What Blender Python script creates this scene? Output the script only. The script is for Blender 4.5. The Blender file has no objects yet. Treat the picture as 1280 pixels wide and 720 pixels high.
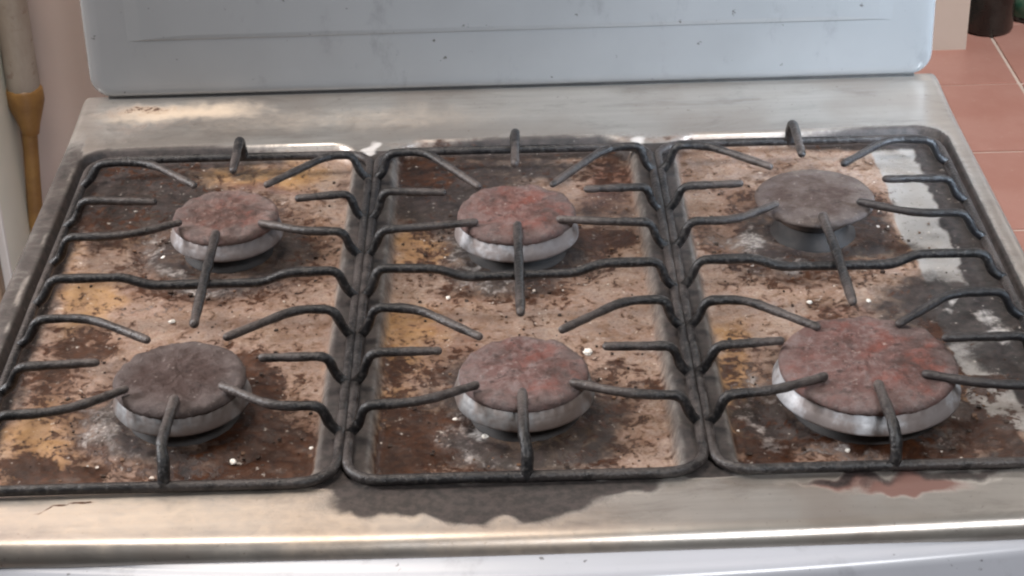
import bpy, math, random
import numpy as np
random.seed(7); rng = np.random.default_rng(7)
scene = bpy.context.scene
Z0 = 0.90                                   # height of the cooktop above the floor

# ------------------------------------------------------------------ camera
cam = bpy.data.cameras.new('camera'); camo = bpy.data.objects.new('camera', cam)
scene.collection.objects.link(camo); scene.camera = camo
cam.sensor_width = 36.0; cam.lens = 67.5; cam.clip_start = 0.05; cam.clip_end = 60
camo.location = (-0.00668, -1.02343, 0.72568 + Z0)
camo.rotation_euler = (1.051752, 0.024712, -0.015183)

# ------------------------------------------------------------------ world and lamps
world = bpy.data.worlds.new('World'); scene.world = world; world.use_nodes = True
bg = world.node_tree.nodes['Background']
bg.inputs['Color'].default_value = (0.95, 0.93, 0.92, 1); bg.inputs['Strength'].default_value = 0.07
def lamp(name, loc, target, size, power, col, spread=180):
    l = bpy.data.lights.new(name, 'AREA'); l.shape = 'RECTANGLE'; l.size, l.size_y = size
    l.energy = power; l.color = col; l.spread = math.radians(spread)
    o = bpy.data.objects.new(name, l); scene.collection.objects.link(o)
    o.location = loc
    from mathutils import Vector
    d = Vector(target) - Vector(loc); o.rotation_euler = d.to_track_quat('-Z', 'Y').to_euler()
lamp('window_light', (-1.50, 0.24, 0.80 + Z0), (0, 0.30, Z0), (0.45, 0.5), 38, (0.98, 0.98, 1.0))
lamp('doorway_light', (1.15, -0.10, 0.50 + Z0), (0.47, 0.63, Z0 + .14), (0.35, 0.4), 7.0, (0.70, 0.84, 1.0), 52)
lamp('ceiling_light', (-0.42, 0.36, 1.60 + Z0), (-.15, 0.28, Z0), (0.7, 0.6), 20, (1.0, 0.90, 0.80))
lamp('front_window_light', (0.75, -1.7, 2.0 + Z0), (0.40, -0.12, Z0), (0.8, 0.5), 3.4, (0.95, 0.97, 1.0), 40)
lamp('far_fill_light', (1.6, 1.6, 2.2), (1.1, 2.7, 0), (0.7, 0.7), 46, (1.0, 0.96, 0.92))  # added fill with no visible source, brightens the far floor and wall
vs = scene.view_settings; vs.view_transform = 'Standard'; vs.look = 'None'; vs.exposure = 0.0; vs.gamma = 1.0
vs.use_curve_mapping = False
scene.render.engine = 'CYCLES'
scene.cycles.use_denoising = True
scene.cycles.max_bounces = 6
scene.cycles.pixel_filter_type = 'BLACKMAN_HARRIS'; scene.cycles.filter_width = 2.2

# ------------------------------------------------------------------ helpers
def link(o, parent=None):
    scene.collection.objects.link(o)
    if parent is not None: o.parent = parent
    return o
def mesh_obj(name, verts, faces, mat, parent=None, smooth=True):
    me = bpy.data.meshes.new(name); me.from_pydata([tuple(v) for v in verts], [], [tuple(f) for f in faces])
    if smooth: me.polygons.foreach_set('use_smooth', [True] * len(me.polygons))
    me.update()
    if mat: me.materials.append(mat)
    return link(bpy.data.objects.new(name, me), parent)
def thing(name, label, cat, loc, group=None):
    o = link(bpy.data.objects.new(name, None)); o.empty_display_size = 0.02; o.location = loc
    tag(o, label, cat, group); return o
def tag(o, label, cat, group=None):
    o['label'] = label; o['category'] = cat
    if group: o['group'] = group
    return o
def structure(o):
    o['kind'] = 'structure'; return o
def fattr(o, name, vals):
    a = o.data.attributes.new(name, 'FLOAT', 'POINT'); a.data.foreach_set('value', np.asarray(vals, dtype=np.float32))
def smooth_path(pts, step=0.003, rad=0.008):
    """fillet the corners of a polyline and resample it"""
    P = [np.array(p, float) for p in pts]; out = [P[0]]
    for i in range(1, len(P) - 1):
        a, b, c = P[i - 1], P[i], P[i + 1]
        rr = rad[min(i - 1, len(rad) - 1)] if isinstance(rad, (list, tuple)) else rad
        r = min(rr, .48 * np.linalg.norm(b - a), .48 * np.linalg.norm(c - b))
        s = b + (a - b) / np.linalg.norm(a - b) * r; e = b + (c - b) / np.linalg.norm(c - b) * r
        for t in np.linspace(0, 1, 6): out.append((1 - t) ** 2 * s + 2 * t * (1 - t) * b + t * t * e)
    out.append(P[-1]); out = np.array(out)
    d = np.r_[0, np.cumsum(np.linalg.norm(np.diff(out, axis=0), axis=1))]
    keep = np.r_[True, np.diff(d) > 1e-7]; out, d = out[keep], d[keep]
    n = max(4, int(d[-1] / step)); s = np.linspace(0, d[-1], n)
    return np.c_[np.interp(s, d, out[:, 0]), np.interp(s, d, out[:, 1]), np.interp(s, d, out[:, 2])]
def tube(path, rad, n=10, closed=False, flat=1.0):
    """a rod along a path; returns verts, faces and the 0..1 position along it"""
    P = np.asarray(path, float); m = len(P)
    R = np.full(m, rad) if np.isscalar(rad) else np.asarray(rad, float)
    if closed: T = np.roll(P, -1, 0) - np.roll(P, 1, 0)
    else: T = np.gradient(P, axis=0)
    T /= np.linalg.norm(T, axis=1)[:, None]
    up = np.array([0, 0, 1.0]) if abs(T[0][2]) < .8 else np.array([1.0, 0, 0])
    A = up - T[0] * (up @ T[0]); A /= np.linalg.norm(A)
    V = []; ts = []
    rows = []
    for i in range(m):
        A = A - T[i] * (A @ T[i]); A /= np.linalg.norm(A); B = np.cross(T[i], A)
        rows.append((P[i], A.copy(), B, R[i], T[i]))
    if not closed:                                          # rounded ends
        p, a, b, r, t = rows[0]; rows = [(p - t * r * k, a, b, r * q, t) for k, q in ((.85, .35), (.5, .8))] + rows
        p, a, b, r, t = rows[-1]; rows = rows + [(p + t * r * k, a, b, r * q, t) for k, q in ((.5, .8), (.85, .35))]
    M = len(rows)
    for i, (p, a, b, r, t) in enumerate(rows):
        for k in range(n):
            th = 2 * math.pi * k / n
            V.append(p + a * r * math.cos(th) * flat + b * r * math.sin(th)); ts.append(i / (M - 1))
    F = []
    for i in range(M if closed else M - 1):
        j = (i + 1) % M
        for k in range(n): F.append((i * n + k, i * n + (k + 1) % n, j * n + (k + 1) % n, j * n + k))
    if not closed: F += [tuple(range(n))[::-1], tuple((M - 1) * n + k for k in range(n))]
    return V, F, ts
def lathe(prof, n=64, wob=0.0, seed=0, notch=None):
    """prof: list of (r, z); wob: uneven radius / height"""
    r_ = np.random.default_rng(seed); ph = r_.uniform(0, 6.28, 8); am = r_.uniform(-1, 1, 8)
    V = []; F = []
    for i, (r, z) in enumerate(prof):
        for k in range(n):
            th = 2 * math.pi * k / n
            w = sum(am[q] * math.cos((q + 2) * th + ph[q]) for q in range(8)) * wob * .4
            rr = r * (1 + w * .6) if r > 1e-4 else r
            if notch and i in notch and k % 3 == 0: rr -= notch[i]
            V.append((rr * math.cos(th), rr * math.sin(th), z + w * .02 * (1 if r > .01 else 0)))
    for i in range(len(prof) - 1):
        for k in range(n): F.append((i * n + k, i * n + (k + 1) % n, (i + 1) * n + (k + 1) % n, (i + 1) * n + k))
    F.append(tuple(range(n))[::-1]); F.append(tuple((len(prof) - 1) * n + k for k in range(n)))
    return V, F
def box(x0, x1, y0, y1, z0, z1, b=0.0):
    if b <= 0:
        V = [(x, y, z) for z in (z0, z1) for x, y in ((x0, y0), (x1, y0), (x1, y1), (x0, y1))]
        return V, [(3, 2, 1, 0), (4, 5, 6, 7), (0, 1, 5, 4), (1, 2, 6, 5), (2, 3, 7, 6), (3, 0, 4, 7)]
    import bmesh
    bm = bmesh.new(); vs_ = [bm.verts.new(v) for v in box(x0, x1, y0, y1, z0, z1)[0]]
    for f in box(x0, x1, y0, y1, z0, z1)[1]: bm.faces.new([vs_[i] for i in f])
    bmesh.ops.bevel(bm, geom=list(bm.edges), offset=b, segments=2, affect='EDGES', profile=.5)
    bm.verts.index_update(); V = [tuple(v.co) for v in bm.verts]; F = [[v.index for v in f.verts] for f in bm.faces]; bm.free()
    return V, F

# ------------------------------------------------------------------ node materials
class Mat:
    def __init__(s, name):
        s.m = bpy.data.materials.new(name); s.m.use_nodes = True; s.t = s.m.node_tree; s.N = s.t.nodes; s.L = s.t.links
        s.b = s.N['Principled BSDF']
        s.geo = s.N.new('ShaderNodeTexCoord').outputs['Object']
    def put(s, sock, v):
        if hasattr(v, 'is_output'): s.L.new(v, sock)
        elif isinstance(v, (tuple, list)) and len(v) == 3 and sock.type == 'RGBA': sock.default_value = (*v, 1)
        else: sock.default_value = v
    def noise(s, scale, detail=6, rough=.6, vec=None, stretch=None, off=0.0, dist=0.0):
        n = s.N.new('ShaderNodeTexNoise'); n.inputs['Scale'].default_value = scale; n.inputs['Detail'].default_value = detail
        n.inputs['Roughness'].default_value = rough; n.inputs['Distortion'].default_value = dist
        mp = s.N.new('ShaderNodeMapping'); s.L.new(vec or s.geo, mp.inputs['Vector'])
        mp.inputs['Location'].default_value = (off, off * .7, off * .3)
        if stretch: mp.inputs['Scale'].default_value = stretch
        s.L.new(mp.outputs[0], n.inputs['Vector']); return n.outputs['Fac']
    def math(s, op, a, b=0.0, clamp=False):
        n = s.N.new('ShaderNodeMath'); n.operation = op; n.use_clamp = clamp; s.put(n.inputs[0], a); s.put(n.inputs[1], b); return n.outputs[0]
    def step(s, v, lo, hi, a=0.0, b=1.0):
        n = s.N.new('ShaderNodeMapRange'); n.interpolation_type = 'SMOOTHSTEP'; s.put(n.inputs[0], v)
        n.inputs[1].default_value = lo; n.inputs[2].default_value = hi; n.inputs[3].default_value = a; n.inputs[4].default_value = b
        return n.outputs[0]
    def mix(s, f, a, b):
        n = s.N.new('ShaderNodeMix'); n.data_type = 'RGBA'; s.put(n.inputs[0], f); s.put(n.inputs[6], a); s.put(n.inputs[7], b); return n.outputs[2]
    def mixf(s, f, a, b):
        n = s.N.new('ShaderNodeMix'); s.put(n.inputs[0], f); s.put(n.inputs[2], a); s.put(n.inputs[3], b); return n.outputs[0]
    def attr(s, name):
        n = s.N.new('ShaderNodeAttribute'); n.attribute_name = name; return n.outputs['Fac']
    def bump(s, h, strength=.3, dist=.001):
        n = s.N.new('ShaderNodeBump'); n.inputs['Strength'].default_value = strength; n.inputs['Distance'].default_value = dist
        s.put(n.inputs['Height'], h); s.L.new(n.outputs[0], s.b.inputs['Normal'])
    def out(s, col, rough=.5, metal=0.0, spec=None):
        s.put(s.b.inputs['Base Color'], col); s.put(s.b.inputs['Roughness'], rough); s.put(s.b.inputs['Metallic'], metal)
        if spec is not None: s.put(s.b.inputs['Specular IOR Level'], spec)
        return s.m

# stains and painted light and shade of pan and rim: x, y, half-widths in metres, strength
BASIN = {
    'brown': [(-0.329,0.22,0.031,0.024,0.75),(-0.345,0.16,0.026,0.04,0.6),(-0.341,0.054,0.019,0.025,0.9),(-0.309,0.047,0.016,0.015,0.8),(-0.338,0.401,0.034,0.042,0.5),(-0.187,0.157,0.02,0.039,0.9),(-0.176,0.069,0.033,0.038,0.95),(-0.144,0.063,0.012,0.03,0.6),(-0.22,0.045,0.033,0.017,0.7),(-0.172,0.37,0.012,0.031,0.45),(-0.278,0.074,0.028,0.02,0.35),(-0.313,0.505,0.05,0.03,0.5),(-0.086,0.483,0.035,0.029,0.7),(0.085,0.479,0.031,0.032,0.6),(0.062,0.356,0.02,0.025,1),(-0.089,0.157,0.026,0.039,0.6),(-0.074,0.069,0.023,0.04,1),(-0.098,0.051,0.011,0.019,0.7),(0.036,0.093,0.019,0.014,0.6),(0.062,0.062,0.033,0.02,0.4),(-0.052,0.044,0.016,0.013,0.5),(0.079,0.137,0.017,0.033,0.25),(-0.077,0.378,0.017,0.036,0.45),(0.29,0.356,0.029,0.031,0.75),(0.159,0.159,0.017,0.028,0.5),(0.145,0.041,0.023,0.017,1),(0.191,0.043,0.032,0.013,0.85),(0.256,0.042,0.032,0.013,1),(0.31,0.078,0.022,0.031,0.85),(0.326,0.15,0.023,0.032,0.85),(0.326,0.043,0.016,0.022,0.9),(0.308,0.179,0.017,0.035,0.7),(0.139,0.082,0.01,0.03,0.5),(0.25,0.235,0.036,0.01,0.45)],
    'soot_shade': [(-0.324,0.459,0.052,0.061,0.95),(-0.357,0.492,0.021,0.041,0.9),(-0.284,0.347,0.049,0.025,0.5),(-0.206,0.422,0.027,0.038,0.45),(-0.242,0.501,0.043,0.02,0.6),(-0.058,0.45,0.055,0.063,0.9),(0.084,0.408,0.04,0.033,0.5),(0.001,0.493,0.049,0.023,0.75),(-0.03,0.091,0.033,0.018,0.55),(0.246,0.458,0.055,0.022,0.4),(0.238,0.359,0.039,0.023,0.85),(0.331,0.23,0.039,0.035,1.1),(0.355,0.176,0.023,0.021,0.9),(0.295,0.185,0.023,0.023,0.6),(0.178,0.09,0.025,0.041,0.85),(0.218,0.044,0.032,0.01,0.7),(-0.237,0.097,0.051,0.021,0.35),(-0.3,0.168,0.012,0.034,0.3),(0.312,0.03,0.026,0.01,0.6),(-0.109,0.047,0.008,0.024,0.4),(0.373,0.364,0.012,0.059,0.9),(0.368,0.284,0.011,0.054,1.0),(0.374,0.445,0.009,0.048,0.8),(0.369,0.21,0.012,0.049,1.0),(-0.379,0.44,0.01,0.08,0.5),(-0.376,0.29,0.008,0.067,0.5),(-0.371,0.172,0.007,0.059,0.6),(0.294,0.376,0.02,0.02,0.8),(-0.098,0.415,0.027,0.045,0.4)],  # narrow blobs darken the pan beside the outer rails
    'white': [(-0.305,0.378,0.019,0.019,0.7),(-0.246,0.276,0.038,0.023,0.35),(-0.03,0.331,0.026,0.013,0.95),(-0.05,0.363,0.016,0.025,0.7),(-0.301,0.11,0.013,0.025,0.7),(-0.282,0.265,0.031,0.02,0.5),(0.188,0.352,0.023,0.019,0.8),(-0.047,0.097,0.014,0.016,0.7),(-0.028,0.073,0.009,0.007,0.9),(0.351,0.197,0.009,0.012,0.9),(0.326,0.234,0.006,0.006,0.9),(0.183,0.142,0.01,0.015,0.8),(0.187,0.269,0.025,0.025,0.35),(0.032,0.278,0.062,0.018,0.3),(0.074,0.076,0.017,0.012,0.5),(-0.304,0.213,0.015,0.024,0.4)],
    'ochre': [(-0.338,0.287,0.02,0.034,0.8),(-0.337,0.077,0.025,0.046,0.7),(-0.325,0.422,0.017,0.046,0.5),(-0.082,0.351,0.018,0.019,0.8),(-0.087,0.201,0.027,0.047,0.7),(-0.086,0.079,0.022,0.04,0.8),(0.157,0.143,0.018,0.061,0.8),(0.295,0.115,0.028,0.038,0.8),(-0.212,0.488,0.049,0.022,0.8),(-0.168,0.37,0.013,0.043,0.3),(0.3,0.341,0.026,0.025,0.6),(0.28,0.302,0.025,0.013,0.4),(-0.178,0.06,0.033,0.034,0.5),(0.025,0.078,0.044,0.025,0.35),(0.149,0.052,0.022,0.019,0.6),(-0.368,0.382,0.013,0.059,0.4)],
    'clean': [(0.342,0.123,0.012,0.033,0.9),(-0.148,0.441,0.014,0.112,0.5),(0.367,0.509,0.028,0.017,0.7),(0.098,0.367,0.016,0.103,0.35)],
    'red': [(-0.217,0.46,0.042,0.019,0.5),(-0.079,0.459,0.028,0.039,0.5),(0.087,0.448,0.027,0.047,0.5),(-0.067,0.235,0.024,0.024,0.4),(0.244,0.235,0.036,0.01,0.4),(0.145,0.062,0.016,0.025,0.3),(-0.03,0.175,0.047,0.046,0.35),(-0.215,0.101,0.056,0.031,0.25),(0.273,0.046,0.027,0.015,0.4)],
}
RIM = {
    'soot_shade': [(-0.035,-0.014,0.058,0.013,3.2),(-0.095,-0.004,0.023,0.007,2.1),(0.04,-0.006,0.039,0.006,2.1),(0.001,0.001,0.094,0.004,1.5),(-0.354,0.551,0.029,0.01,0.45),(0.022,0.002,0.088,0.004,0.7),(0.203,-0.007,0.036,0.004,1.0),(0.287,-0.004,0.036,0.005,1.0),(-0.375,0.328,0.019,0.117,0.35),(-0.375,0.204,0.015,0.074,0.4),(0.084,0.518,0.085,0.008,0.5),(-0.058,0.517,0.043,0.008,0.5)],
    'red': [(0.251,-0.015,0.03,0.007,1.5),(0.2,-0.009,0.026,0.005,1.1),(-0.071,-0.021,0.041,0.012,0.3),(-0.03,-0.032,0.056,0.007,0.35)],
    'ochre': [(-0.302,0.594,0.056,0.014,0.85),(-0.235,-0.022,0.129,0.019,0.55),(-0.122,-0.028,0.082,0.022,0.5),(-0.139,0.57,0.109,0.021,0.35),(-0.01,-0.046,0.081,0.015,0.35),(-0.359,0.275,0.009,0.04,0.7),(-0.365,0.215,0.007,0.037,0.6),(-0.372,0.396,0.005,0.045,0.6)],  # front-edge blobs paint in the warm wall reflection, the rest are stains
    'clean': [(0.356,0.365,0.016,0.09,0.6),(-0.245,0.54,0.087,0.01,0.3)],
    'white': [(-0.385,0.561,0.022,0.021,0.5),(0.182,0.511,0.056,0.007,0.5),(0.331,0.247,0.006,0.038,0.5),(-0.125,0.509,0.005,0.012,1.3),(0.117,0.506,0.005,0.012,1.3)],  # last two blobs are painted highlights at the pans' back corners
    'brown': [(-0.34,0.602,0.037,0.009,0.5),(-0.343,0.57,0.044,0.009,0.42),(0.168,0.512,0.07,0.005,0.6),(-0.058,0.514,0.043,0.007,0.7),(-0.291,-0.013,0.016,0.001,1.0)],
}

def mat_cooktop():
    m = Mat('stained_steel')
    n_big = m.noise(9, 4, .55, off=3.1); n_mid = m.noise(48, 9, .74, off=1.3, dist=.9); n_fine = m.noise(150, 8, .7, off=5.7)
    n_b2 = m.noise(85, 9, .72, off=9.2, dist=1.0)
    streak = m.noise(30, 5, .6, stretch=(.25, 6, 1), off=2.2)
    mixn = m.math('ADD', m.math('MULTIPLY', n_mid, .62), m.math('MULTIPLY', n_fine, .38))
    mix2 = m.math('ADD', m.math('MULTIPLY', n_b2, .6), m.math('MULTIPLY', n_fine, .4))
    rim = m.attr('rim')
    # bare pan: heat-tinted, greasy film over steel
    c = m.mix(m.step(n_big, .35, .65), (.30, .222, .175), (.195, .133, .105))
    c = m.mix(m.step(mixn, .34, .66), c, (.39, .305, .262))
    c = m.mix(m.math('MULTIPLY', m.step(mix2, .46, .64), .5), c, (.20, .125, .092))
    n_grain = m.noise(420, 5, .7, off=41); n_pt = m.noise(20, 8, .7, off=51, dist=.5)
    c = m.mix(m.math('MULTIPLY', m.step(n_pt, .50, .66), .7), c, (.135, .080, .058))
    c = m.mix(m.math('MULTIPLY', m.step(n_pt, .50, .34), .5), c, (.42, .34, .285))
    c = m.mix(m.math('MULTIPLY', m.step(n_grain, .48, .62), .35), c, (.11, .065, .048))
    # bare rim steel
    cr = m.mix(m.step(streak, .3, .7), (.42, .39, .36), (.47, .44, .405))
    cr = m.mix(m.math('MULTIPLY', m.step(n_big, .38, .62), .6), cr, (.35, .295, .255))
    cr = m.mix(m.math('MULTIPLY', m.step(m.noise(13, 9, .72, stretch=(.6, 1.5, 1), off=71, dist=.6), .50, .68), .42), cr, (.19, .165, .145))
    cr = m.mix(m.math('MULTIPLY', m.step(m.noise(210, 5, .7, off=81), .62, .70), .5), cr, (.16, .13, .11))
    c = m.mix(rim, c, cr)
    metal = m.mixf(rim, .25, .75); rough = m.mixf(rim, .42, .26)
    quiet = m.mixf(rim, 1.0, .6)
    def layer(c, metal, rough, mask, noise, col, amp, lo, hi, cov=1.0, r=.6):
        a = m.math('MULTIPLY', m.math('SUBTRACT', noise, .5), m.math('MULTIPLY', quiet, amp))
        f = m.math('MULTIPLY', m.step(m.math('ADD', a, m.attr(mask)), lo, hi), cov)
        f = m.math('MULTIPLY', f, m.step(m.attr(mask), .03, .16))
        return m.mix(f, c, col), m.mixf(f, metal, 0.0), m.mixf(f, rough, r), f
    oc = m.mix(rim, m.mix(m.step(n_mid, .35, .65), (.37, .205, .07), (.43, .27, .14)), (.62, .48, .345))
    c, metal, rough, f = layer(c, metal, rough, 'ochre', mix2, oc, 1.6, .05, .95, .72, .5)
    c, metal, rough, f = layer(c, metal, rough, 'brown', mix2, m.mix(m.step(n_fine, .35, .65), (.11, .042, .017), (.20, .092, .045)), 2.2, .12, .95, .85, .42)
    c, metal, rough, f = layer(c, metal, rough, 'clean', mixn, (.30, .292, .28), 1.6, .35, .85, .85, .4)
    c, metal, rough, f = layer(c, metal, rough, 'red', mixn, (.10, .03, .021), 2.0, .2, 1.05, .85)
    c, metal, rough, f0 = layer(c, metal, rough, 'soot_shade', mixn, m.mix(m.step(n_fine, .35, .65), (.008, .007, .0075), (.038, .029, .028)), 2.2, .18, 1.0, .95, .5)
    c, metal, rough, f1 = layer(c, metal, rough, 'brown', mix2, m.mix(m.step(n_fine, .3, .7), (.014, .005, .003), (.055, .019, .007)), 4.4, .50, .74, .95, .28)
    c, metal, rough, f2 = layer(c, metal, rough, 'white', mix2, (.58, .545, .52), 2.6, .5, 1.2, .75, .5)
    # fine flecks everywhere on the pan
    fl = m.math('MULTIPLY', m.step(m.noise(230, 4, .7, off=12), .60, .70), m.math('SUBTRACT', 1.0, rim))
    c = m.mix(m.math('MULTIPLY', fl, .75), c, (.045, .024, .016))
    fl2 = m.math('MULTIPLY', m.step(m.noise(180, 4, .7, off=22), .63, .71), m.math('SUBTRACT', 1.0, rim))
    c = m.mix(m.math('MULTIPLY', fl2, .5), c, (.66, .60, .54))
    h = m.math('ADD', m.math('MULTIPLY', mixn, m.mixf(rim, 1.0, .12)), m.math('MULTIPLY', m.math('ADD', f1, f0), .35))
    m.bump(h, .55, .0022); m.put(m.b.inputs['Specular IOR Level'], m.mixf(m.math('MAXIMUM', f1, m.math('MULTIPLY', f0, .5)), .2, .4))
    return m.out(c, m.math('ADD', rough, m.math('MULTIPLY', n_mid, .12)), metal)
def mat_grate(black=0.0):
    m = Mat('grate_enamel' + ('_greasy' if black else ''))
    n = m.noise(60, 7, .65); n2 = m.noise(300, 4, .6, off=4)
    c = m.mix(m.step(n, .35, .65), (.006, .006, .007), (.019, .018, .019))
    c = m.mix(m.math('MULTIPLY', m.step(n2, .5, .66), .22 * (1 - black)), c, (.16, .145, .135))
    tip = m.math('MULTIPLY', m.attr('tip'), m.step(n, .25, .6))
    c = m.mix(m.math('MULTIPLY', tip, .6), c, (.135, .108, .098))
    if black: c = m.mix(.6, c, (.012, .012, .014))
    m.bump(m.math('ADD', n, m.math('MULTIPLY', n2, .8)), .8, .0016)
    return m.out(c, m.mixf(n, .24, .5), .0, .36)
def mat_cap(kind, rad=.045):
    m = Mat('burnt_cap_' + kind)
    P = {'rust': ((.145, .070, .056), (.19, .112, .094), (.27, .215, .195)), 'red': ((.120, .055, .045), (.165, .092, .082), (.22, .165, .155)),
         'dark': ((.048, .032, .029), (.085, .058, .053), (.16, .128, .12)), 'grey': ((.095, .075, .066), (.125, .100, .090), (.18, .152, .14)),
         'ash': ((.118, .060, .053), (.165, .100, .092), (.25, .205, .20))}[kind]
    o = len(kind) * 3.7
    n = m.noise(34, 9, .72, off=o); n2 = m.noise(130, 9, .72, off=2 + o); n3 = m.noise(20, 7, .7, off=7 + o); n4 = m.noise(48, 8, .7, off=15 + o)
    c = m.mix(m.step(n, .30, .70), P[0], P[1]); c = m.mix(m.math('MULTIPLY', m.step(n2, .42, .72), .7), c, P[2])
    c = m.mix(m.math('MULTIPLY', m.step(n3, .44, .64), .85), c, (.050, .031, .027))
    c = m.mix(m.math('MULTIPLY', m.step(m.noise(75, 7, .75, off=61 + o), .53, .63), .75), c, (.040, .028, .026))
    if kind in ('red', 'ash', 'rust'): c = m.mix(m.math('MULTIPLY', m.step(n4, .48, .70), .6), c, (.20, .062, .045))
    c = m.mix(m.math('MULTIPLY', m.step(m.noise(190, 3, .6, off=31), .64, .74), .5), c, (.40, .34, .31))
    ln = m.N.new('ShaderNodeVectorMath'); ln.operation = 'LENGTH'; m.L.new(m.geo, ln.inputs[0])
    rim_ = m.math('ADD', m.math('MULTIPLY', ln.outputs['Value'], 1 / rad), m.math('MULTIPLY', m.math('SUBTRACT', n, .5), 1.3))
    c = m.mix(m.math('MULTIPLY', m.step(rim_, .88, 1.25), .4), c, (.15, .13, .126))
    m.bump(m.math('ADD', n, m.math('MULTIPLY', n2, 1.2)), .8, .0035)
    return m.out(c, .7, 0.0, .15)
def mat_head(kind):
    m = Mat('burner_alloy_' + kind)
    a, b, s = {'bright': ((.40, .41, .435), (.25, .25, .262), .38), 'dull': ((.22, .22, .225), (.13, .128, .13), .42), 'dark': ((.022, .021, .021), (.012, .011, .011), .42)}[kind]  # 'dark' is near-black, painting the shadow beneath an overhanging cap
    n = m.noise(55, 7, .65, off=1); n2 = m.noise(22, 5, .6, off=6)
    c = m.mix(m.step(n, .35, .65), a, b); c = m.mix(m.math('MULTIPLY', m.step(n2, s, s + .16), .7), c, (.10, .062, .045))
    m.bump(n, .3, .001)
    return m.out(c, .55, .2, .5)
def mat_paint(name, col, col2, scale=14, rough=.4, smear=None, b=.05):
    m = Mat(name); n = m.noise(scale, 5, .55); n2 = m.noise(scale * 9, 4, .6, off=3)
    c = m.mix(m.step(n, .35, .68), col, col2)
    if smear:
        st = m.noise(22, 6, .7, stretch=(1, 1, .55), off=8); c = m.mix(m.math('MULTIPLY', m.step(st, .56, .72), smear * .32), c, (.07, .068, .068))
        sp = m.noise(90, 3, .6, off=18); c = m.mix(m.math('MULTIPLY', m.step(sp, .68, .74), smear), c, (.06, .055, .05))
    m.bump(m.math('ADD', n, m.math('MULTIPLY', n2, .3)), b, .002)
    return m.out(c, rough, 0.0, .5)

# ------------------------------------------------------------------ the setting: floor tiles and walls
def mat_tile():
    m = Mat('terracotta'); n = m.noise(7, 5, .6); n2 = m.noise(45, 6, .7, off=4)
    info = m.N.new('ShaderNodeObjectInfo').outputs['Random']
    c = m.mix(m.step(n, .35, .65), (.52, .26, .215), (.58, .32, .275)); c = m.mix(m.math('MULTIPLY', info, .4), c, (.47, .25, .21))
    c = m.mix(m.math('MULTIPLY', m.step(n2, .58, .72), .4), c, (.66, .46, .41))
    m.bump(n2, .12, .002); return m.out(c, .42, 0, .5)
M_TILE = mat_tile()
M_GROUT = mat_paint('grout', (.74, .64, .58), (.66, .56, .50), 30, .8)
floor = structure(mesh_obj('floor', *box(-2.2, 3.4, -1.2, 4.4, -.06, -.0035), M_GROUT, None, False))
tv, tf = box(-.1565, .1565, -.1565, .1565, -.02, 0, .002)
tile_me = None
for i in range(-5, 12):
    for j in range(-2, 16):
        cx, cy = 1.058 - .16 + (i - 2) * .32, 2.30 - .16 + (j - 7) * .318
        if not (-2.0 < cx < 3.2 and -1.0 < cy < 4.2): continue
        if abs(cx) < .25 and -.0 < cy < .4: continue
        if tile_me is None:
            o = mesh_obj('floor_tile', tv, tf, M_TILE, floor, False); tile_me = o.data
        else: o = link(bpy.data.objects.new('floor_tile', tile_me), floor)
        o.location = (cx + random.uniform(-.001, .001), cy, random.uniform(-.0006, .0006)); o.scale = (1, .99, 1)
M_WALLP = mat_paint('pinkish_plaster', (.76, .64, .59), (.70, .59, .54), 6, .8, None, .2)
M_WALLW = mat_paint('cream_plaster', (.80, .76, .71), (.74, .70, .64), 5, .7, None, .2)
structure(mesh_obj('wall_behind_stove', *box(-2.1, .22, .79, .91, -.02, 2.2), M_WALLP, None, False))
structure(mesh_obj('wall_far', *box(.22, .987, 2.80, 2.92, -.02, 2.4), M_WALLW, None, False))
structure(mesh_obj('wall_recess', *box(.22, 3.3, 3.45, 3.55, -.02, 2.4), mat_paint('dim_plaster', (.10, .035, .028), (.08, .03, .025), 5, .7), None, False))

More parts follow.
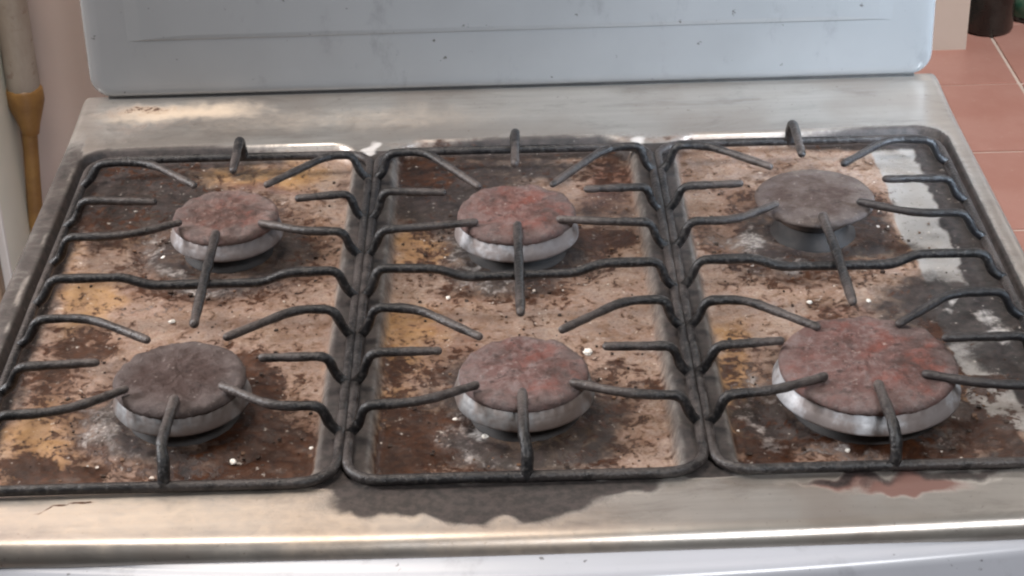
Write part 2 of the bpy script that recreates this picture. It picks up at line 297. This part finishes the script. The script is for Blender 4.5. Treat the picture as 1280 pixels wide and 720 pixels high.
# ------------------------------------------------------------------ the stove
STEEL = mat_cooktop()
PAINT = mat_paint('grey_blue_enamel', (.176, .174, .173), (.150, .149, .148), 4, .26, 1.0)
stove = thing('gas_stove', 'worn steel six-burner gas stove with its grey-blue lid raised', 'stove', (0, 0, 0))
def stains(X, Y, table):
    out = {}
    for k, L in table.items():
        v = np.zeros_like(X)
        for (bx, by, rx, ry, s) in L:
            d = ((X - bx) / (rx * 1.25)) ** 2 + ((Y - by) / (ry * 1.25)) ** 2
            v = np.maximum(v, s * np.exp(-(d ** 1.35) * .75))
        out[k] = v
    return out
BURNERS = [(-.234, .350), (0, .339), (.241, .354), (-.238, .108), (.001, .102), (.239, .100)]
PAN = -.019; RIMZ = -.0045
def cooktop():
    xs = np.linspace(-.419, .417, 414); ys = np.r_[np.linspace(-.0630, .63, 342)]
    X, Y = np.meshgrid(xs, ys)
    # three pressed pans side by side: signed distance to their rounded borders (negative inside)
    d = np.full_like(X, 9.0)
    for x0, x1 in ((-.382, -.1375), (-.1055, .1055), (.1375, .380)):
        cx, cy, hx, hy, r = (x0 + x1) / 2, .263, (x1 - x0) / 2, .261, .026
        qx = np.abs(X - cx) - (hx - r); qy = np.abs(Y - cy) - (hy - r)
        d = np.minimum(d, np.hypot(np.maximum(qx, 0), np.maximum(qy, 0)) + np.minimum(np.maximum(qx, qy), 0) - r)
    t = np.clip((d + .007) / .007, 0, 1); t = t * t * (3 - 2 * t)
    Z = PAN + (RIMZ - PAN) * t
    for bx, by in BURNERS:                                     # shallow pressed wells and a small crown round each burner
        rr = np.hypot(X - bx, Y - by)
        Z -= .0025 * np.exp(-((rr - .072) / .010) ** 2) * (1 - t); Z += .002 * np.exp(-(rr / .06) ** 4) * (1 - t)
    Z += .0006 * np.sin(X * 23 + 1) * np.sin(Y * 31) * (1 - t)
    Z += np.clip((Y - .53) / .085, 0, 1) ** 2 * .004           # back ledge rises a little towards the lid
    def vn(f, seed, fx=1.0, fy=1.0):                            # smooth value noise in -1..1
        g = np.random.default_rng(seed).uniform(-1, 1, (256, 256)); u, v = (X + 1) * f * fx, (Y + 1) * f * fy
        iu, iv = np.floor(u).astype(int), np.floor(v).astype(int); fu, fv = u - iu, v - iv
        fu, fv = fu * fu * (3 - 2 * fu), fv * fv * (3 - 2 * fv); q = lambda a, c: g[(iu + a) % 256, (iv + c) % 256]
        return (q(0, 0) * (1 - fu) + q(1, 0) * fu) * (1 - fv) + (q(0, 1) * (1 - fu) + q(1, 1) * fu) * fv
    wx = .016 * vn(22, 1) + .009 * vn(55, 2) + .005 * vn(120, 3)
    wy = .016 * vn(22, 4) + .009 * vn(55, 5) + .005 * vn(120, 6)
    wr = .006 * vn(60, 7) + .003 * vn(150, 8, 1, .3)           # streaky edge of what was wiped down the front rim
    A = stains(X + wx, Y + wy, BASIN); B = stains(X + wx * .6, Y + wy * .15 + wr, RIM); G = {'brown': 1.3, 'soot_shade': 1.35, 'ochre': 1.4, 'red': 1.5}; K = {k: A[k] * (1 - t) * G.get(k, 1) + B[k] * t for k in A}
    for bx, by in BURNERS:                                     # boil-over film round every burner
        rr = np.hypot(X + wx - bx, Y + wy - by)
        th = np.arctan2(Y - by, X - bx)
        K['soot_shade'] = np.maximum(K['soot_shade'], .95 * np.exp(-((rr - .050) / .028) ** 2) * (1 - t))
        K['white'] = np.maximum(K['white'], .66 * np.exp(-((rr - (.057 if bx < .2 or by > .2 else .074)) / .011) ** 2) * np.clip(np.cos(th + 2.5) * 1.5, 0, 1) * (1 - t)); K['brown'] = np.maximum(K['brown'], .60 * np.exp(-((rr - .075) / .03) ** 2) * (1 - t))
    K['brown'] = np.maximum(K['brown'], .34 * (1 - t)); K['ochre'] = np.maximum(K['ochre'], .25 * (1 - t)); K['red'] = np.maximum(K['red'], .34 * (1 - t))
    # shadow beside the outer rails and back bar, painted dark along the pan border
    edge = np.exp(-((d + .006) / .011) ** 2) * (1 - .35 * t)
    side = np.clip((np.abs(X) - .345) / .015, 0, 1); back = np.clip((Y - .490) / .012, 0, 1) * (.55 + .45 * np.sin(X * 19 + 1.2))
    K['soot_shade'] = np.maximum(K['soot_shade'], 1.9 * edge * np.maximum(side, back)); K['soot_shade'] = np.maximum(K['soot_shade'], 1.5 * np.clip((X - .347 + wx * .4) / .006, 0, 1) * (d < .001) * (Y > .02))
    K['soot_shade'] = np.maximum(K['soot_shade'], 1.1 * np.exp(-((np.abs(X) - .1215) / .022) ** 4) * (Y > .0) * (Y < .505))  # ridges between the pans coloured darker
    K['soot_shade'] = np.maximum(K['soot_shade'], .90 * np.clip((-.378 - X + wx * .5) / .004, 0, 1) * np.clip((.58 - Y) / .06, 0, 1))  # outer left rim coloured darker
    strip = 1 / (1 + np.exp(-(X - .3155 + wx * .15) / .0016)) * (X < .372) * np.clip((Y - .055) / .02, 0, 1) * (1 - t)
    K['clean'] = np.maximum(K['clean'], 1.5 * strip); 
    for k in ('brown', 'ochre', 'red'): K[k] = K[k] * (1 - .8 * strip * (Y > .135))
    cr = np.clip(K['brown'] + K['soot_shade'] * .6 - .45 + .5 * vn(90, 11) + .5 * vn(210, 12), 0, 1) * (1 - t); Z = Z + .0013 * cr   # baked-on crust stands proud
    bow = -.009 * (1 - (np.clip(X, -.395, .395) / .395) ** 2) * np.clip((.0 - Y) / .046, 0, 1)
    def roll(C, e0, r, sgn):
        e = np.maximum((C - e0) * sgn, 0); c1 = np.minimum(e, r * math.pi / 2); rest = e - c1
        flat = np.where(e > 0, e0 + sgn * r * np.sin(c1 / r), C); return flat, -(r * (1 - np.cos(c1 / r)) + rest)
    X2, za = roll(X, .391, .008, 1); X2, zb = roll(X2, -.393, .008, -1)
    Y2, zc = roll(Y, -.0415, .012, -1)
    V = np.c_[X2.ravel(), (Y2 + bow).ravel(), (Z + za + zb + zc + Z0).ravel()]
    ny, nx = X.shape; I = np.arange(nx * ny).reshape(ny, nx)
    F = np.c_[I[:-1, :-1].ravel(), I[:-1, 1:].ravel(), I[1:, 1:].ravel(), I[1:, :-1].ravel()]
    me = bpy.data.meshes.new('cooktop'); me.vertices.add(len(V)); me.vertices.foreach_set('co', V.ravel().astype(np.float32))
    me.loops.add(F.size); me.loops.foreach_set('vertex_index', F.ravel().astype(np.int32))
    me.polygons.add(len(F)); me.polygons.foreach_set('loop_start', np.arange(0, F.size, 4, dtype=np.int32))
    me.polygons.foreach_set('use_smooth', np.ones(len(F), bool)); me.update(calc_edges=True)
    me.materials.append(STEEL); o = link(bpy.data.objects.new('cooktop', me), stove)
    fattr(o, 'rim', t.ravel())
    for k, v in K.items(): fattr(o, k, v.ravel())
    return o
cooktop()
def control_panel():
    prof = []; N = 90; V = []; F = []
    xs = np.linspace(-.392, .392, N)
    for x in xs:
        b = (1 - (x / .395) ** 2); ys_ = -.030; yc = -.054 - .030 * b
        pts = [(ys_, -.0150), (-.049 - .009 * b, -.0145), (yc + .012, -.0185)]
        for a in np.linspace(0, 75, 7): pts.append((yc + .010 - .010 * math.sin(math.radians(a)), -.0292 + .010 * math.cos(math.radians(a))))
        pts += [(yc - .012, -.08), (yc - .022, -.145), (-.03, -.155)]
        for (y, z) in pts: V.append((x, y, z + Z0))
    k = len(V) // N
    for i in range(N - 1):
        for q in range(k - 1): F.append((i * k + q, (i + 1) * k + q, (i + 1) * k + q + 1, i * k + q + 1))
    F.append(tuple(range(k))); F.append(tuple((N - 1) * k + q for q in range(k))[::-1])
    mesh_obj('control_panel', V, F, mat_paint('pale_enamel', (.42, .43, .47), (.38, .39, .42), 5, .25, .7), stove)
control_panel()
mesh_obj('body', *box(-.388, .388, -.034, .61, .06, Z0 - .027, .003), mat_paint('cabinet_enamel', (.50, .52, .55), (.46, .48, .50), 6, .4), stove, False)
for sx in (-1, 1):
    for yy in (.01, .57):
        V, F = lathe([(.016, 0), (.018, .006), (.014, .02), (.014, .066)], 16); o = mesh_obj('foot', V, F, mat_grate(), stove); o.location = (sx * .34, yy, 0)
def lid():
    # outline in the lid's own plane: x across, h up; leaned back by 10 degrees
    w, h, r, th = .391, .52, .020, .016
    out = []
    for cxs, czs, a0 in ((-w + r, r, 180), (w - r, r, 270), (w - r, h - r, 0), (-w + r, h - r, 90)):
        for a in np.linspace(a0, a0 + 90, 9): out.append((cxs + r * math.cos(math.radians(a)), czs + r * math.sin(math.radians(a))))
    out = np.array(out); c = np.array([0, h / 2]); n = len(out)
    def inset(k): # shrink the outline by k
        s = (out - c); return c + s * np.array([(w - k) / w, (h / 2 - k) / (h / 2)])
    rings = [(inset(.0), th), (inset(0), .006), (inset(.0012), .0032), (inset(.004), .0012), (inset(.009), 0.0)]
    V = []; F = []
    for pts, y in rings:
        for px, pz in pts: V.append((px, y, pz))
    for i in range(len(rings) - 1):
        for k in range(n): F.append((i * n + k, (i + 1) * n + k, (i + 1) * n + (k + 1) % n, i * n + (k + 1) % n))
    F.append(tuple((len(rings) - 1) * n + k for k in range(n))[::-1]); F.append(tuple(range(n)))
    o = mesh_obj('lid', V, F, PAINT, stove, True)
    o.location = (0, .620, Z0 + .0020); o.rotation_euler = (math.radians(-3), 0, 0)
    # pressed panel, standing 2 mm proud; its lower edge is the crease seen across the lid
    def ring(x, z0, z1, y): return [(-x, y, z0), (x, y, z0), (x, y, z1), (-x, y, z1)]
    V = ring(.356, .0550, .48, .0004) + ring(.338, .0568, .4795, -.0010) + ring(.30, .0605, .473, -.0018)
    F = [(a * 4 + k, (a + 1) * 4 + k, (a + 1) * 4 + (k + 1) % 4, a * 4 + (k + 1) % 4) for a in (0, 1) for k in range(4)] + [(8, 9, 10, 11)]
    F = [f[::-1] for f in F[:-1]] + [F[-1]]
    mesh_obj('pressed_panel', V, F, PAINT, o, False)
    V, F = box(-.376, .376, .005, .013, -.010, .003, .001)
    mesh_obj('hinge_gasket', V, F, GASKET, o)
GASKET = mat_paint('dark_gasket', (.012, .011, .010), (.022, .018, .016), 40, .8)
lid()

# ------------------------------------------------------------------ burners
CUP = mat_paint('black_cup', (.012, .010, .010), (.03, .024, .022), 60, .7)  # near-black base below each burner head
def burner(i, label, r, capk, headk, cap_scale=.93, hgt=.024, seed=0, neck=1.0):
    x, y = BURNERS[i]
    b = thing('burner', label, 'burner', (x, y, Z0 + PAN + .0005), 'burners of the stove')
    h = hgt
    V, F = lathe([(r * .80, -.002), (r * .80, .003), (r * .68, .005), (r * .66, h * .6), (r * .5, h * .6)], 48, .01, seed)
    mesh_obj('burner_cup', V, F, CUP, b)
    prof = [(r * .78, h * .52), (r * .97, h * .53), (r * 1.0, h * .57), (r * 1.0, h * .62), (r * .960, h * .80), (r * .953, h * .82), (r * .93, h), (r * .5, h + .001)]
    prof = [(q * neck, z) for q, z in prof]
    V, F = lathe(prof, 108, .02, seed + 1, {5: .0009, 6: .0009}); mesh_obj('burner_head', V, F, mat_head(headk), b)
    c = r * cap_scale; tk = .0058 if capk != 'grey' else .0045
    from mathutils import noise as mn, Vector as Vc
    prof = [(.9, h - .001), (.985, h - .0005), (1.0, h + .0012), (.995, h + tk * .6), (.965, h + tk)] + [(q, h + tk + .0016 * (1 - q * q)) for q in np.linspace(.91, .03, 16)]
    crust = .0022 if capk != 'grey' else .0004
    V, F = lathe([(c * q, z) for q, z in prof], 96, .008, seed + 2); V2 = []
    for k, (vx, vy, vz) in enumerate(V):
        ring = k // 96; q = Vc((vx + seed, vy, seed * .37)); a = mn.fractal(q * 95, .8, 2.2, 5) * crust; e = 1 + mn.fractal(q * 45, 1, 2, 3) * .008
        V2.append((vx * e, vy * e, vz + (a if ring > 3 else a * .3)))
    mesh_obj('burner_cap', V2, F, mat_cap(capk, c), b)
    return b
burner(0, 'rust-pink burner by the lid, under the grate nearest the gas hose', .045, 'rust', 'bright', .95, .030, 3)
burner(1, 'reddish burnt burner by the lid, under the middle grate', .050, 'red', 'bright', .95, .031, 13)
burner(2, 'smooth grey-brown burner by the lid, under the grate beside the tiled floor', .043, 'grey', 'dark', 1.12, .031, 23, .70)
burner(3, 'sooty dark burner by the front trim, under the grate nearest the gas hose', .048, 'dark', 'dull', .96, .030, 33)
burner(4, 'red and ash-grey burner by the front trim, under the middle grate', .049, 'ash', 'dull', .92, .030, 43)
burner(5, 'largest burner, wide rust-pink cap on a pale alloy skirt', .065, 'ash', 'bright', .945, .031, 53)

# ------------------------------------------------------------------ grates
D = .491; ROWS = [.056, .119, .183, .241, .305, .368, .441]; FZ = .023
G_MAT = mat_grate(); G_GREASE = mat_grate(1)
def rod(name, pts, rad, mat, parent, tip_from=.55, rnd=.008, jit=.0008, both=False):
    pts = [np.array(p, float) + (rng.normal(0, jit, 3) if 0 < k else 0) for k, p in enumerate(pts)]
    P = smooth_path(pts, .003, rnd); s = np.linspace(0, 1, len(P))
    R = rad * (1 + .05 * np.sin(s * 17 + rng.uniform(0, 6)) + .04 * np.sin(s * 41 + rng.uniform(0, 6)))
    if name == 'finger': R = R * (1.06 - .18 * s)
    V, F, ts = tube(P, R, 10); o = mesh_obj(name, V, F, mat, parent)
    ts = np.array(ts); tip = np.clip((ts - tip_from) / (1 - tip_from), 0, 1)
    if both: tip = np.clip((np.abs(ts - .5) * 2 - .3) / .7, 0, 1)
    fattr(o, 'tip', tip); return o
def grate(label, cx, w, cb, cf, mats, leg_off):
    mf, ml, mr = mats
    g = thing('cooking_grate', label, 'grate', (cx, 0, Z0), 'grates on the stove')
    hw = w / 2; r = .024
    loop = []
    for sx, sy, a0 in ((1, 0, -90), (1, 1, 0), (-1, 1, 90), (-1, 0, 180)):
        ccx = sx * (hw - r); ccy = (D - r) if sy else r
        for a in np.linspace(a0, a0 + 90, 8): loop.append((ccx + r * math.cos(math.radians(a)), ccy + r * math.sin(math.radians(a)), 0))
    loop = np.array(loop); L2 = np.r_[loop, loop[:1]]; dd = np.r_[0, np.cumsum(np.linalg.norm(np.diff(L2, axis=0), axis=1))]
    s = np.linspace(0, dd[-1], 320, endpoint=False); loop = np.c_[np.interp(s, dd, L2[:, 0]), np.interp(s, dd, L2[:, 1]), .0004 * np.sin(s * 21)]
    V, F, ts = tube(loop, .0037, 10, True); o = mesh_obj('frame', V, F, mf, g); fattr(o, 'tip', .25 + .2 * np.sin(np.array(ts) * 40))
    for sx in (-1, 1):
        X = sx * hw; m_ = ml if sx < 0 else mr
        lo = leg_off[0] if sx < 0 else leg_off[1]
        def leg(y): return [(X, y, .0), (X - sx * lo * .55, y, .007), (X - sx * lo, y, FZ)]
        for k, y in enumerate(ROWS):
            if k == 3: continue
            ccx, ccy = (cf if k < 3 else cb); ccx -= cx
            if k in (1, 5): pts = leg(y) + [(ccx + sx * .058, y + (.002 if k == 1 else -.003), FZ)]
            else:
                ty = ccy + {0: -.024, 2: .042, 4: -.024, 6: .042}[k]; tx = ccx + sx * {0: .033, 2: .029, 4: .033, 6: .030}[k]
                kx = ccx + sx * (.070 if k in (0, 4) else .076)
                pts = leg(y) + [(kx, y + .001, FZ), (tx, ty, FZ - .001)]
            rod('finger', pts, .0035, m_, g, .35, [.004, .0065, .030])
    y = ROWS[3]; bx = (cb[0] + cf[0]) / 2 - cx
    rod('crossbar', [(-hw, y, 0), (-hw + leg_off[0] * .55, y, .007), (-hw + leg_off[0], y, FZ), (bx - .062, y, FZ), (bx - .042, y - .001, FZ - .0075), (bx + .042, y - .001, FZ - .0075), (bx + .062, y, FZ), (hw - leg_off[1], y, FZ), (hw - leg_off[1] * .55, y, .007), (hw, y, 0)], .0037, ml, g, .99, .007, .0004)
    rod('centre_finger', [(bx, .308, FZ - .001), (bx + .0004, .241, FZ + .0003), (bx, .172, FZ - .001)], .0037, mf, g, both=True, jit=.0006)
    rod('finger', [(bx, D, 0), (bx, D - .006, .018), (bx, D - .020, FZ + .002), (bx, .420, FZ - .001)], .0040, mf, g, .4)
    rod('finger', [(bx, 0, 0), (bx, .004, .015), (bx, .015, FZ), (bx, cf[1] - .038, FZ)], .0040, mf, g, .4)
    return g
B = BURNERS
grate('black rod grate nearest the gas hose and pale cabinet', -.246, .244, B[0], B[3], (G_MAT, G_MAT, G_MAT), (.0165, .0120))
grate('black rod grate in the middle, between the two other grates', 0, .236, B[1], B[4], (G_MAT, G_MAT, G_MAT), (.0120, .0120))
grate('black rod grate beside the tiled floor, greasy along its outer fingers', .246, .244, B[2], B[5], (G_MAT, G_MAT, G_GREASE), (.0120, .0165))

# ------------------------------------------------------------------ crumbs on the pan
CR = mat_paint('pale_crumb', (.80, .77, .72), (.62, .56, .48), 300, .6, None, .4)
def crumb(x, y, z, s, label, seed):
    import bmesh
    bm = bmesh.new(); bmesh.ops.create_icosphere(bm, subdivisions=2, radius=1); r_ = random.Random(seed)
    for v in bm.verts:
        v.co *= 1 + r_.uniform(-.22, .22); v.co.z *= .6
    bm.verts.index_update(); V = [(v.co.x * s, v.co.y * s * .85, max(v.co.z, -.45) * s) for v in bm.verts]; F = [[v.index for v in f.verts] for f in bm.faces]; bm.free()
    o = mesh_obj('food_crumb', V, F, CR, None, False); o.location = (x, y, Z0 + z + .42 * s); o.rotation_euler = (0, 0, r_.uniform(0, 6))
    tag(o, label, 'crumb', 'crumbs on the cooktop')
CRUMBS = [
    (0.049, 0.18, -0.019, 0.0035, 'big white crumb on pan beside the front burner of middle grate'),
    (-0.204, 0.34, -0.019, 0.0032, 'oval white crumb beside the rust-pink burner by the gas hose'),
    (-0.198, 0.052, -0.019, 0.003, 'white crumb among brown burnt stains before the sooty dark burner'),
    (-0.027, 0.073, -0.019, 0.003, 'pale flake in front of the red and ash-grey burner'),
    (-0.048, 0.095, -0.019, 0.0026, 'pale crumb close to the skirt of the red and ash-grey burner'),
    (0.222, 0.244, -0.019, 0.0022, 'small pale crumb behind the largest burner, near the middle grate'),
    (0.267, 0.243, -0.019, 0.0022, 'small pale crumb behind the largest burner, near the centre finger tip'),
    (-0.266, 0.242, -0.019, 0.0026, 'pale crumb behind the sooty dark burner'),
    (-0.287, 0.345, -0.019, 0.0022, 'tiny pale crumb by the skirt of the rust-pink burner'),
    (0.218, 0.045, -0.019, 0.002, 'tiny pale crumb in front of the largest burner'),
    (-0.055, 0.267, -0.019, 0.002, 'tiny pale crumb on bare pan between the two middle burners'),
    (-0.146, 0.066, -0.019, 0.0018, 'tiny pale crumb on stained pan near two grates meeting at front')]
for i, (x, y, z, s, lab) in enumerate(CRUMBS): crumb(x, y, z, s, lab, i + 5)

def flakes(n=900):
    r_ = np.random.default_rng(21); V = []; F = []; sh = []
    while len(sh) < n * 8:
        k = r_.integers(0, 6); bx, by = BURNERS[k]; a = r_.uniform(0, 6.283); q = .05 + abs(r_.normal(0, .05))
        x, y = bx + q * math.cos(a), by + q * math.sin(a)
        if not (.012 < y < .50) or abs(x) > .36 or abs(abs(x) - .1215) < .022: continue
        if min(math.hypot(x - u, y - v) - (.068 if j == 5 else .052) for j, (u, v) in enumerate(BURNERS)) < 0: continue
        s = r_.choice([.0006, .0009, .0014], p=[.5, .35, .15]) * r_.uniform(.7, 1.3); c = r_.choice([0.0, .35, 1.0], p=[.66, .29, .05]); b0 = len(V)
        for dx, dy, dz in ((-1, -1, -.6), (1, -1, -.6), (1, 1, -.6), (-1, 1, -.6), (-1, -1, .5), (1, -1, .5), (1, 1, .5), (-1, 1, .5)):
            V.append((x + dx * s * r_.uniform(.5, 1.3), y + dy * s * r_.uniform(.5, 1.3), Z0 + PAN + .0006 + dz * s * r_.uniform(.6, 1.2))); sh.append(c)
        F += [tuple(b0 + i for i in f) for f in box(0, 1, 0, 1, 0, 1)[1]]
    m = Mat('burnt_flake'); t_ = m.attr('shade'); c = m.mix(m.step(t_, .1, .5), (.03, .016, .010), (.17, .09, .05)); c = m.mix(m.step(t_, .5, 1.0), c, (.55, .48, .42))
    o = mesh_obj('burnt_crumbs', V, F, m.out(c, .6), None, False); fattr(o, 'shade', sh); o['kind'] = 'stuff'
    o['label'] = 'tiny dark burnt crumbs scattered over the stained pans around the burners'; o['category'] = 'crumbs'
flakes()

# ------------------------------------------------------------------ beside the stove: cabinet, gas pipe, bottles
def cabinet():
    c = thing('kitchen_cabinet', 'pale green cabinet side with white edge and brown front, by the gas pipe', 'cabinet', (-.797, .709, 0))
    side = mat_paint('pale_green_board', (.78, .79, .71), (.70, .72, .64), 6, .5); brown = mat_paint('brown_board', (.24, .17, .11), (.18, .12, .08), 20, .5)
    mesh_obj('carcass', *box(-.29, .290, -.046, .075, 0, .97, .001), side, c, False)
    mesh_obj('door', *box(-.288, .284, -.064, -.044, .05, .96, .002), brown, c, False)
    mesh_obj('edge_trim', *box(.2835, .2925, -.053, -.0455, 0, .97, .0015), mat_paint('white_trim', (.78, .77, .75), (.72, .71, .69), 20, .35), c, False)
cabinet()
def pipe():
    g = thing('gas_pipe', 'cream painted gas pipe with a brown hose hanging from it, on pinkish wall', 'pipe', (-.491, .765, 0))
    m = Mat('old_cream_paint'); n = m.noise(22, 6, .65, stretch=(1, 1, .4)); n2 = m.noise(60, 5, .6, off=3)
    c = m.mix(m.step(n, .35, .65), (.46, .41, .35), (.36, .30, .25)); c = m.mix(m.math('MULTIPLY', m.step(n2, .56, .68), .6), c, (.25, .17, .13)); m.bump(n, .2, .001); cream = m.out(c, .5)
    m = Mat('brown_hose'); n = m.noise(30, 6, .6); c = m.mix(m.step(n, .35, .65), (.36, .20, .06), (.24, .125, .04)); m.bump(n, .2, .001); hose = m.out(c, .45)
    V, F, _ = tube(smooth_path([(0, 0, Z0 + 1.25), (.001, 0, Z0 + .4), (0, -.001, Z0 - .05)], .02), .0165, 20); o = mesh_obj('pipe', V, F, cream, g)
    V, F = lathe([(.0155, .008), (.0185, .004), (.0185, -.010), (.0150, -.022), (.0105, -.036), (.0085, -.045)], 24, .04, 4); o = mesh_obj('hose_fitting', V, F, hose, g); o.location = (0, -.001, Z0 - .052)
    V, F, _ = tube(smooth_path([(0, -.001, Z0 - .08), (-.004, -.002, Z0 - .13), (-.011, -.004, Z0 - .22), (-.006, -.004, Z0 - .45), (.02, -.006, Z0 - .80), (.14, -.01, Z0 - .88)], .01, .05), .0080, 14); mesh_obj('hose', V, F, hose, g)
pipe()
def bottle(loc, r, h, label, green=False):
    b = thing('bottle', label, 'bottle', loc, 'bottles beyond the doorway')
    m = Mat('dark_bottle'); n = m.noise(20); dk = m.out(m.mix(m.step(n, .4, .6), (.012, .013, .013), (.025, .027, .026)), .25, 0, .5)
    V, F = lathe([(r * .9, 0), (r, .008), (r, h * .6), (r * .85, h * .7), (r * .4, h * .82), (r * .35, h * .95)], 32); mesh_obj('bottle_body', V, F, dk, b)
    V, F = lathe([(r * .40, h * .93), (r * .42, h * .94), (r * .42, h), (r * .38, h * 1.01)], 24); mesh_obj('bottle_cap', V, F, dk, b)
    if green:
        V, F = lathe([(r * .9, .012), (r * 1.015, .014), (r * 1.015, .075), (r * .9, .078)], 32); mesh_obj('label_band', V, F, mat_paint('green_print', (.04, .17, .11), (.16, .24, .17), 60, .4), b)
bottle((1.058, 2.915, 0), .056, .36, 'plain black bottle standing beside the white wall end')
bottle((1.165, 2.985, 0), .056, .38, 'black bottle with a green label band behind the plain one', True)
